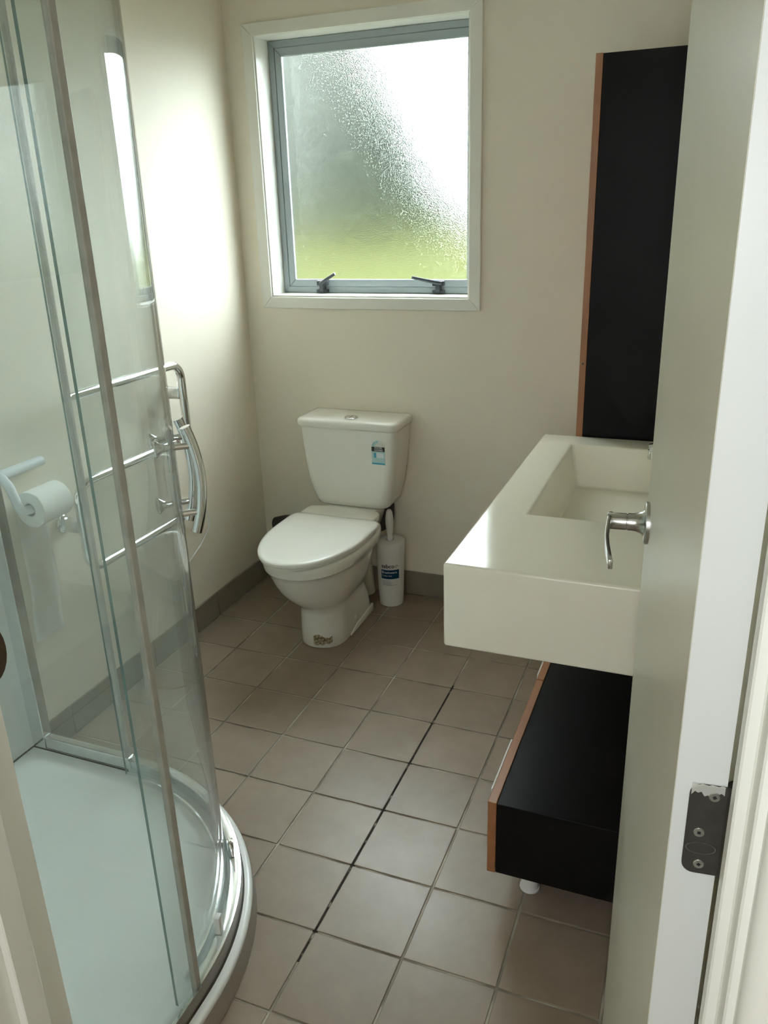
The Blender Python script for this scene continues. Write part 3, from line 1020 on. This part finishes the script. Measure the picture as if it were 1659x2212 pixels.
# rating sticker on the cistern front
stk = thing('rating_sticker', '', '')
del stk['label'], stk['category']
stk['label'] = 'blue and black water rating sticker'
stk.parent = toilet
yS = 1.6308
def flat_poly(pts, y0, mat, name, parent, th=0.0004):
    b = bmesh.new()
    rings(b, [[Vector((x, y0, z)) for x, z in pts], [Vector((x, y0 - th, z)) for x, z in pts]])
    return obj(name, b, mat, parent)
x0, x1, z0, z1 = -0.4315, -0.3810, 0.588, 0.652
flat_poly([(x0, z0), (x1, z0), (x1, z1), (x0, z1)], yS, LBLUE, 'backing', stk, 0.0012)
arc = [(-0.406 + 0.0255 * cos(rad(a)), 0.652 + 0.0245 * sin(rad(a))) for a in range(0, 181, 12)]
flat_poly(arc, yS, pbr('clear_label', (0.66, 0.68, 0.62), 0.3, var=0.01), 'backing', stk, 0.0010)
arc = [(-0.406 + 0.0255 * cos(rad(a)), 0.652 + 0.0245 * sin(rad(a))) for a in range(85, 181, 8)] + [(-0.406 + 0.015 * cos(rad(a)), 0.652 + 0.0145 * sin(rad(a))) for a in range(180, 84, -8)]
flat_poly(arc, yS - 0.001, LBLUE, 'star_band', stk, 0.0003)
flat_poly([(x0, 0.6365), (x1, 0.6365), (x1, 0.6535), (x0, 0.6535)], yS - 0.0012, INKBLK, 'title_bar', stk, 0.0003)
flat_poly([(x0, z0), (x1, z0), (x1, z0 + 0.006), (x0, z0 + 0.006)], yS - 0.0012, CYAN, 'bottom_bar', stk, 0.0003)
flat_poly([(-0.4125, 0.613), (-0.3860, 0.613), (-0.3860, 0.631), (-0.4125, 0.631)], yS - 0.0012, INKWHITE, 'figure_box', stk, 0.0003)
flat_poly([(-0.4225, 0.613), (-0.4145, 0.613), (-0.4145, 0.631), (-0.4225, 0.631)], yS - 0.0012, CYAN, 'figure_tab', stk, 0.0003)
def text_obj(s, size, x, z, y, mat, parent, bold=0.0, name='lettering'):
    b = text_bm(s, size, bold)
    M = Matrix.Translation((x, y, z)) @ Matrix.Rotation(PI / 2, 4, 'X')
    bmesh.ops.transform(b, matrix=M, verts=b.verts[:])
    return obj(name, b, mat, parent)
text_obj('WATER', 0.0088, -0.4205, 0.6465, yS - 0.0016, INKWHITE, stk, 0.0001)
text_obj('RATING', 0.0088, -0.4205, 0.6385, yS - 0.0016, INKWHITE, stk, 0.0001)
for k, (sx, sz) in enumerate(((-0.4258, 0.6595), (-0.4195, 0.6685), (-0.4100, 0.6720))):
    star = []
    for q in range(10):
        a = PI / 2 + q * PI / 5
        r_ = 0.0024 if q % 2 == 0 else 0.0011
        star.append((sx + r_ * cos(a), sz + r_ * sin(a)))
    flat_poly(star, yS - 0.0013, CYAN, 'star', stk, 0.0003)
# torn residue on the pedestal front, bent round it
b = bmesh.new()
rs = []
def ped_pt(x, z, off=0.0018):
    c = (x - TX) / 0.0845
    y = 1.385 - 0.095 * max(0.0, 1 - abs(c) ** 2.1) ** (1 / 2.1)
    return Vector((x, y - off, z))
cols = []
for k in range(13):
    x = -0.535 + 0.062 * k / 12
    top = 0.050 + 0.008 * math.sin(k * 0.5) + 0.002 * math.sin(k * 2.3)
    bot = 0.014 + 0.003 * math.sin(k * 1.7) + 0.0006 * k
    cols.append([ped_pt(x, bot + (top - bot) * t / 3) for t in range(4)])
VV = [[b.verts.new(p) for p in c] for c in cols]
for a, c in zip(VV, VV[1:]):
    for t in range(3):
        b.faces.new((a[t], c[t], c[t + 1], a[t + 1]))
bmesh.ops.solidify(b, geom=b.faces[:], thickness=-0.0005)
o = obj('sticker_residue', b, RESID, toilet)
o['label'] = 'torn brown sticker remains'
# pipework behind the pan
b = bmesh.new()
tube(b, round_path([(-0.440, 1.768, 0.385), (-0.440, 1.768, 0.306), (-0.88, 1.768, 0.256), (-0.925, 1.768, 0.242)], 0.045), 0.034, n=20)
o = obj('waste_pipe', b, DARKR, toilet, smooth=50)
o['label'] = 'dark rubber pipe behind the pan'
b = bmesh.new()
tube(b, round_path([(-0.520, 1.56, 0.285), (-0.505, 1.66, 0.27), (-0.500, 1.69, 0.14), (-0.505, 1.72, 0.03)], 0.035), 0.028, n=18)
obj('trap_pipe', b, CREAMP, toilet, smooth=50)
b = bmesh.new()
tube(b, [(-0.486, 1.803, 0.175), (-0.482, 1.790, 0.175), (-0.476, 1.772, 0.178)], [0.014, 0.011, 0.013], n=14)
lathe(b, [(0.022, 0), (0.022, 0.003), (0.012, 0.009)], n=20, M=Matrix.Translation((-0.486, 1.8095, 0.175)) @ Matrix.Rotation(PI / 2, 4, 'X'))
obj('water_valve', b, PLAST, toilet, smooth=50)

# ------------------------------------------------------------------ toilet brush and its holder
BX, BY = -0.404, 1.712
hol = thing('toilet_brush_holder', 'tapered white toilet brush holder with a blue printed label', 'brush holder', (BX, BY, 0))
def brad(z):
    return 0.0468 + (0.0560 - 0.0468) * z / 0.262
b = bmesh.new()
lathe(b, [(0.043, 0.0006), (0.0462, 0.003), (brad(0.06), 0.06), (brad(0.15), 0.15), (brad(0.24), 0.24), (0.0560, 0.262), (0.0545, 0.2645), (0.030, 0.2655), (0.0155, 0.266), (0.0150, 0.262), (0.0535, 0.2585), (0.0435, 0.006), (0.001, 0.006)], n=56)
obj('canister', b, PLAST, hol, smooth=40)
LA = math.atan2(-2.68, 1.08) - rad(4)
def wrap(bm, off):
    for v in bm.verts:
        u, w, d = v.co.x, v.co.y, v.co.z
        R = brad(w) + off + d
        a = LA + u / brad(w)
        v.co = Vector((R * cos(a), R * sin(a), w))
    return bm
def label_rect(u0, u1, z0, z1, mat, off, name='label_block'):
    b = bmesh.new()
    n = 12
    V0 = [[b.verts.new((u0 + (u1 - u0) * k / n, z, 0)) for z in (z0, z1)] for k in range(n + 1)]
    for a, c in zip(V0, V0[1:]):
        b.faces.new((a[0], c[0], c[1], a[1]))
    bmesh.ops.solidify(b, geom=b.faces[:], thickness=0.0003)
    return obj(name, wrap(b, off), mat, hol, smooth=True)
label_rect(-0.036, 0.036, 0.122, 0.160, INKBLUE, 0.0005)
def label_text(s, size, u, z, mat, off, bold=0.0, sx=1.0):
    b = text_bm(s, size, bold, extrude=0.0001)
    for v in b.verts:
        v.co.x = v.co.x * sx + u
        v.co.y += z
    return obj('lettering', wrap(b, off), mat, hol)
label_text('sabco', 0.0225, -0.034, 0.1685, INKBLK, 0.0006, bold=0.0004)
label_text('Brushware', 0.0138, -0.033, 0.1455, INKWHITE, 0.0011, bold=0.0002)
label_text('Toilet Set', 0.0100, -0.033, 0.1325, INKWHITE, 0.0011)
b = bmesh.new()      # swirl emblem after the word
rs = []
for rr_ in (1.0, 0.55):
    rs.append([Vector((0.0265 + 0.0062 * rr_ * cos(2 * PI * k / 24), 0.1735 + 0.0055 * rr_ * sin(2 * PI * k / 24), 0.0)) for k in range(20)])
rings(b, rs, closed=False)
bmesh.ops.solidify(b, geom=b.faces[:], thickness=0.0003)
obj('emblem', wrap(b, 0.0006), INKGREY, hol)
label_rect(-0.034, 0.034, 0.1645, 0.1652, INKGREY, 0.0005, 'rule')
for k, (zz, u1) in enumerate(((0.113, 0.0), (0.106, 0.004), (0.100, 0.008), (0.095, 0.028))):
    label_rect(-0.033, u1, zz, zz + 0.0014, INKGREY, 0.0005, 'rule')
br = thing('toilet_brush', 'white toilet brush standing in its holder with a thick handle', 'brush', (BX, BY, 0))
b = bmesh.new()
lathe(b, [(0.0115, 0.2662), (0.0105, 0.282), (0.0098, 0.290), (0.0112, 0.291), (0.0130, 0.305), (0.0152, 0.330), (0.0148, 0.355), (0.0115, 0.378), (0.0070, 0.387), (0.001, 0.389)], n=28)
obj('handle', b, PLAST, br, smooth=40)
b = bmesh.new()
lathe(b, [(0.0055, 0.07), (0.0055, 0.268)], n=14)
obj('stem', b, PLAST, br, smooth=40)
b = bmesh.new()
lathe(b, [(0.010, 0.02), (0.034, 0.03), (0.036, 0.07), (0.028, 0.09), (0.006, 0.095)], n=24)
obj('brush_head', b, PLAST, br, smooth=40)

# ------------------------------------------------------------------ towel rail on the left wall
RX = -0.925
rail = thing('towel_rail', 'chrome heated towel rail of one bent tube', 'towel rail', (0, 0, 0))
b = bmesh.new()
path = round_path([(RX, 0.725, 1.003), (RX, 1.235, 1.003), (RX, 1.235, 0.505), (RX, 0.700, 0.505), (RX, 0.700, 0.760), (RX, 1.160, 0.760)], 0.05, seg=10)
tube(b, path, 0.0140, n=18)
obj('rail_tube', b, CHROME, rail, smooth=50)
for y, z in ((0.718, 1.003), (1.163, 0.760)):
    b = bmesh.new()
    bmesh.ops.create_uvsphere(b, u_segments=20, v_segments=12, radius=0.0165)
    bmesh.ops.translate(b, verts=b.verts[:], vec=(RX, y, z))
    obj('end_cap', b, CHROME, rail, smooth=True)
for y, z in ((1.235, 0.905), (0.700, 0.640)):
    b = bmesh.new()
    box(b, XL + 0.008, RX - 0.010, y - 0.013, y + 0.013, z - 0.018, z + 0.018, bev=0.002)
    lathe(b, [(0.027, 0.0), (0.027, 0.006), (0.022, 0.010)], n=24, M=Matrix.Translation((XL + 0.0005, y, z)) @ Matrix.Rotation(PI / 2, 4, 'Y'))
    obj('wall_bracket', b, ALU, rail, smooth=40)
b = bmesh.new()
tube(b, round_path([(RX - 0.005, 1.236, 0.50), (-0.985, 1.37, 0.46), (-0.990, 1.405, 0.38), (-0.990, 1.33, 0.325), (-0.99, 1.20, 0.27)], 0.05), 0.0028, n=8)
obj('power_cord', b, PLAST, rail, smooth=50)

# ------------------------------------------------------------------ toilet roll and holder
tph = thing('toilet_roll_holder', 'pale plastic toilet roll holder on the wall beyond the glass', 'roll holder', (XL, 0.585, 0.75))
b = bmesh.new()
tube(b, [(0.016, -0.085, 0.094), (0.016, -0.02, 0.094), (0.016, 0.065, 0.094)], 0.0145, n=16, flat=(0.9, 1.0))
obj('wall_bar', b, PALEBLUE, tph, smooth=50)
b = bmesh.new()
tube(b, round_path([(0.018, -0.080, 0.094), (0.046, -0.083, 0.070), (0.064, -0.080, 0.004), (0.064, -0.045, -0.003), (0.064, 0.03, -0.003)], 0.018, seg=6), 0.0115, n=14)
obj('arm', b, PALEBLUE, tph, smooth=50)
roll = thing('toilet_roll', 'white toilet roll with a long sheet hanging down the wall', 'toilet roll', (XL + 0.064, 0.588, 0.747))
b = bmesh.new()      # annulus of paper, axis along y
MY = Matrix.Rotation(-PI / 2, 4, 'X')
prof = [(0.0195, -0.053), (0.047, -0.053), (0.0485, -0.0515), (0.0485, 0.0515), (0.047, 0.053), (0.0195, 0.053)]
n = 48
rs = [[MY @ Vector((r_ * cos(2 * PI * k / n), r_ * sin(2 * PI * k / n), z)) for k in range(n)] for r_, z in prof + [prof[0]]]
rings(b, rs, cap0=False, cap1=False)
bmesh.ops.remove_doubles(b, verts=b.verts[:], dist=1e-6)
obj('paper', b, PAPER, roll, smooth=40)
b = bmesh.new()
prof = [(0.0170, -0.0528), (0.0194, -0.0528), (0.0194, 0.0528), (0.0170, 0.0528)]
rs = [[MY @ Vector((r_ * cos(2 * PI * k / n), r_ * sin(2 * PI * k / n), z)) for k in range(n)] for r_, z in prof + [prof[0]]]
rings(b, rs, cap0=False, cap1=False)
bmesh.ops.remove_doubles(b, verts=b.verts[:], dist=1e-6)
obj('core', b, CARD, roll, smooth=40)
b = bmesh.new()
cols = []
for k in range(9):
    yy = -0.052 + 0.104 * k / 8
    col = []
    for t in range(20):
        z = -0.395 * t / 19
        x = -0.0492 - 0.006 * sin(t * 0.45) * (t / 19) + 0.002 * sin(k * 1.1 + t * 0.3) * (t / 19)
        col.append(b.verts.new((x, yy - 0.012 * (t / 19), z)))
    cols.append(col)
for a, c in zip(cols, cols[1:]):
    for t in range(19):
        b.faces.new((a[t], c[t], c[t + 1], a[t + 1]))
bmesh.ops.solidify(b, geom=b.faces[:], thickness=0.0005)
obj('hanging_sheet', b, PAPER, roll, smooth=True)

# ------------------------------------------------------------------ wash basin
BX0, BX1, BY0, BY1, BZ0, BZ1 = 0.229, XR - 0.0005, 0.400, 1.384, 0.632, 0.812
basin = thing('wash_basin', 'long cream slab basin with a sunken rectangular bowl', 'basin', (0, 0, 0))
b = bmesh.new()
hx0, hx1, hy0, hy1 = 0.326, 0.590, 0.712, 1.292
ox = [BX0, hx0, hx1, BX1]
oy = [BY0, hy0, hy1, BY1]
vt = [[b.verts.new((x, y, BZ1)) for y in oy] for x in ox]
for i in range(3):
    for j in range(3):
        if (i, j) != (1, 1):
            b.faces.new((vt[i][j], vt[i + 1][j], vt[i + 1][j + 1], vt[i][j + 1]))
vb = [[b.verts.new((x, y, BZ0)) for y in (BY0, BY1)] for x in (BX0, BX1)]
b.faces.new((vb[0][0], vb[0][1], vb[1][1], vb[1][0]))
def side(top, b0, b1):
    b.faces.new([b0] + top + [b1])
side([vt[i][0] for i in range(4)], vb[0][0], vb[1][0])
side([vt[i][3] for i in range(3, -1, -1)], vb[1][1], vb[0][1])
side([vt[0][j] for j in range(3, -1, -1)], vb[0][1], vb[0][0])
side([vt[3][j] for j in range(4)], vb[1][0], vb[1][1])
fx0, fx1, fy0, fy1, fz = hx0 + 0.024, hx1 - 0.012, hy0 + 0.03, hy1 - 0.035, 0.700
f_ = [b.verts.new(p) for p in ((fx0, fy0, fz), (fx1, fy0, fz), (fx1, fy1, fz), (fx0, fy1, fz))]
t_ = [vt[1][1], vt[2][1], vt[2][2], vt[1][2]]
for k in range(4):
    b.faces.new((t_[k], t_[(k + 1) % 4], f_[(k + 1) % 4], f_[k]))
b.faces.new(f_)
bmesh.ops.recalc_face_normals(b, faces=b.faces[:])
es = [e for e in b.edges if e.calc_face_angle(0) > 0.5]
bmesh.ops.bevel(b, geom=es, offset=0.006, segments=4, profile=0.5, affect='EDGES')
obj('slab', b, BASINM, basin, smooth=40)
b = bmesh.new()
lathe(b, [(0.022, 0.7002), (0.022, 0.7025), (0.018, 0.7035), (0.004, 0.7038)], n=28, M=Matrix.Translation((0.53, 1.0, 0)))
obj('plug_waste', b, CHROME, basin, smooth=40)

tap = thing('mixer_tap', 'chrome mixer tap peeping past the door edge above the basin', 'tap', (0.635, 1.02, BZ1))
b = bmesh.new()
lathe(b, [(0.026, 0.0005), (0.026, 0.006), (0.022, 0.010), (0.021, 0.085), (0.022, 0.09), (0.022, 0.105), (0.010, 0.110)], n=32)
obj('tap_body', b, CHROME, tap, smooth=40)
b = bmesh.new()
tube(b, [(-0.010, 0, 0.060), (-0.045, 0, 0.078), (-0.075, 0, 0.082), (-0.083, 0, 0.080)], [0.016, 0.0145, 0.0135, 0.012], n=18)
lathe(b, [(0.0125, -0.022), (0.0125, 0.0)], n=18, M=Matrix.Translation((-0.074, 0, 0.078)))
obj('spout', b, CHROME, tap, smooth=40)
b = bmesh.new()
tube(b, [(0, 0, 0.108), (-0.03, 0, 0.118), (-0.075, 0, 0.128)], [0.008, 0.005, 0.004], n=12)
obj('tap_lever', b, CHROME, tap, smooth=40)

# ------------------------------------------------------------------ drawer unit under the basin
van = thing('drawer_unit', 'low black drawer unit with timber fronts under the basin', 'drawer unit', (0, 0, 0))
VX0, VX1, VY0, VY1, VZ0, VZ1 = 0.3275, XR - 0.009, 0.392, 1.384, 0.100, 0.282
b = bmesh.new()
box(b, VX0 + 0.0195, VX1, VY0, VY1, VZ0, VZ1, bev=0.001, seg=1)
obj('carcass', b, BLACK, van)
for y0, y1 in ((VY0, 0.8885), (0.8925, VY1)):
    b = bmesh.new()
    box(b, VX0, VX0 + 0.0185, y0, y1, VZ0 - 0.002, VZ1 + 0.0015, bev=0.001, seg=1)
    fr = obj('drawer_front', b, WOOD, van)
    ha = y0 + (0.042 if y0 < 0.5 else 0.022)
    hb_ = ha + 0.185
    b = bmesh.new()
    box(b, VX0 - 0.004, VX0 - 0.0003, ha, hb_, VZ1 - 0.028, VZ1 + 0.001, bev=0.0008, seg=1)
    o = obj('handle', b, PLAST, fr)
    o['label'] = 'white edge pull'
for x, y in ((0.407, 0.476), (0.64, 0.476), (0.407, 1.30), (0.64, 1.30)):
    b = bmesh.new()
    lathe(b, [(0.021, 0.0005), (0.0225, 0.002), (0.0225, 0.006), (0.020, 0.007), (0.020, 0.0995)], n=28, M=Matrix.Translation((x, y, 0)))
    obj('leg', b, PLAST, van, smooth=40)

# ------------------------------------------------------------------ tall wall cabinet
cabt = thing('wall_cabinet', 'tall black wall cabinet with a timber door edge', 'cabinet', (0, 0, 0))
b = bmesh.new()
box(b, 0.3385, XR - 0.0005, 1.398, 1.80, 0.66, 1.800, bev=0.001, seg=1)
obj('carcass', b, BLACK, cabt)
b = bmesh.new()
box(b, 0.3195, 0.3380, 1.398, 1.80, 0.658, 1.801, bev=0.001, seg=1)
cd = obj('door', b, WOODV, cabt)
b = bmesh.new()
lathe(b, [(0.003, 0), (0.003, 0.0006)], n=10, M=Matrix.Translation((0.329, 1.3979, 1.02)) @ Matrix.Rotation(PI / 2, 4, 'X'))
o = obj('knot', b, DARKR, cd)
o['label'] = 'small dark knot in the timber'

# ------------------------------------------------------------------ mirror over the basin (shows only as a faint reflection in the shower glass)
mir = thing('wall_mirror', 'frameless wall mirror over the basin, glimpsed in the shower glass', 'mirror', (0, 0, 0))
b = bmesh.new()
box(b, XR - 0.007, XR - 0.0006, 0.42, 1.38, 1.31, 1.78, bev=0.0008, seg=1)
obj('mirror_glass', b, pbr('mirror_silver', (0.6, 0.62, 0.61), 0.02, metal=1.0), mir)
b = bmesh.new()
box(b, XR - 0.014, XR - 0.0006, 0.42, 1.38, 1.297, 1.309, bev=0.002, seg=1)
obj('bottom_rail', b, TRIM, mir)
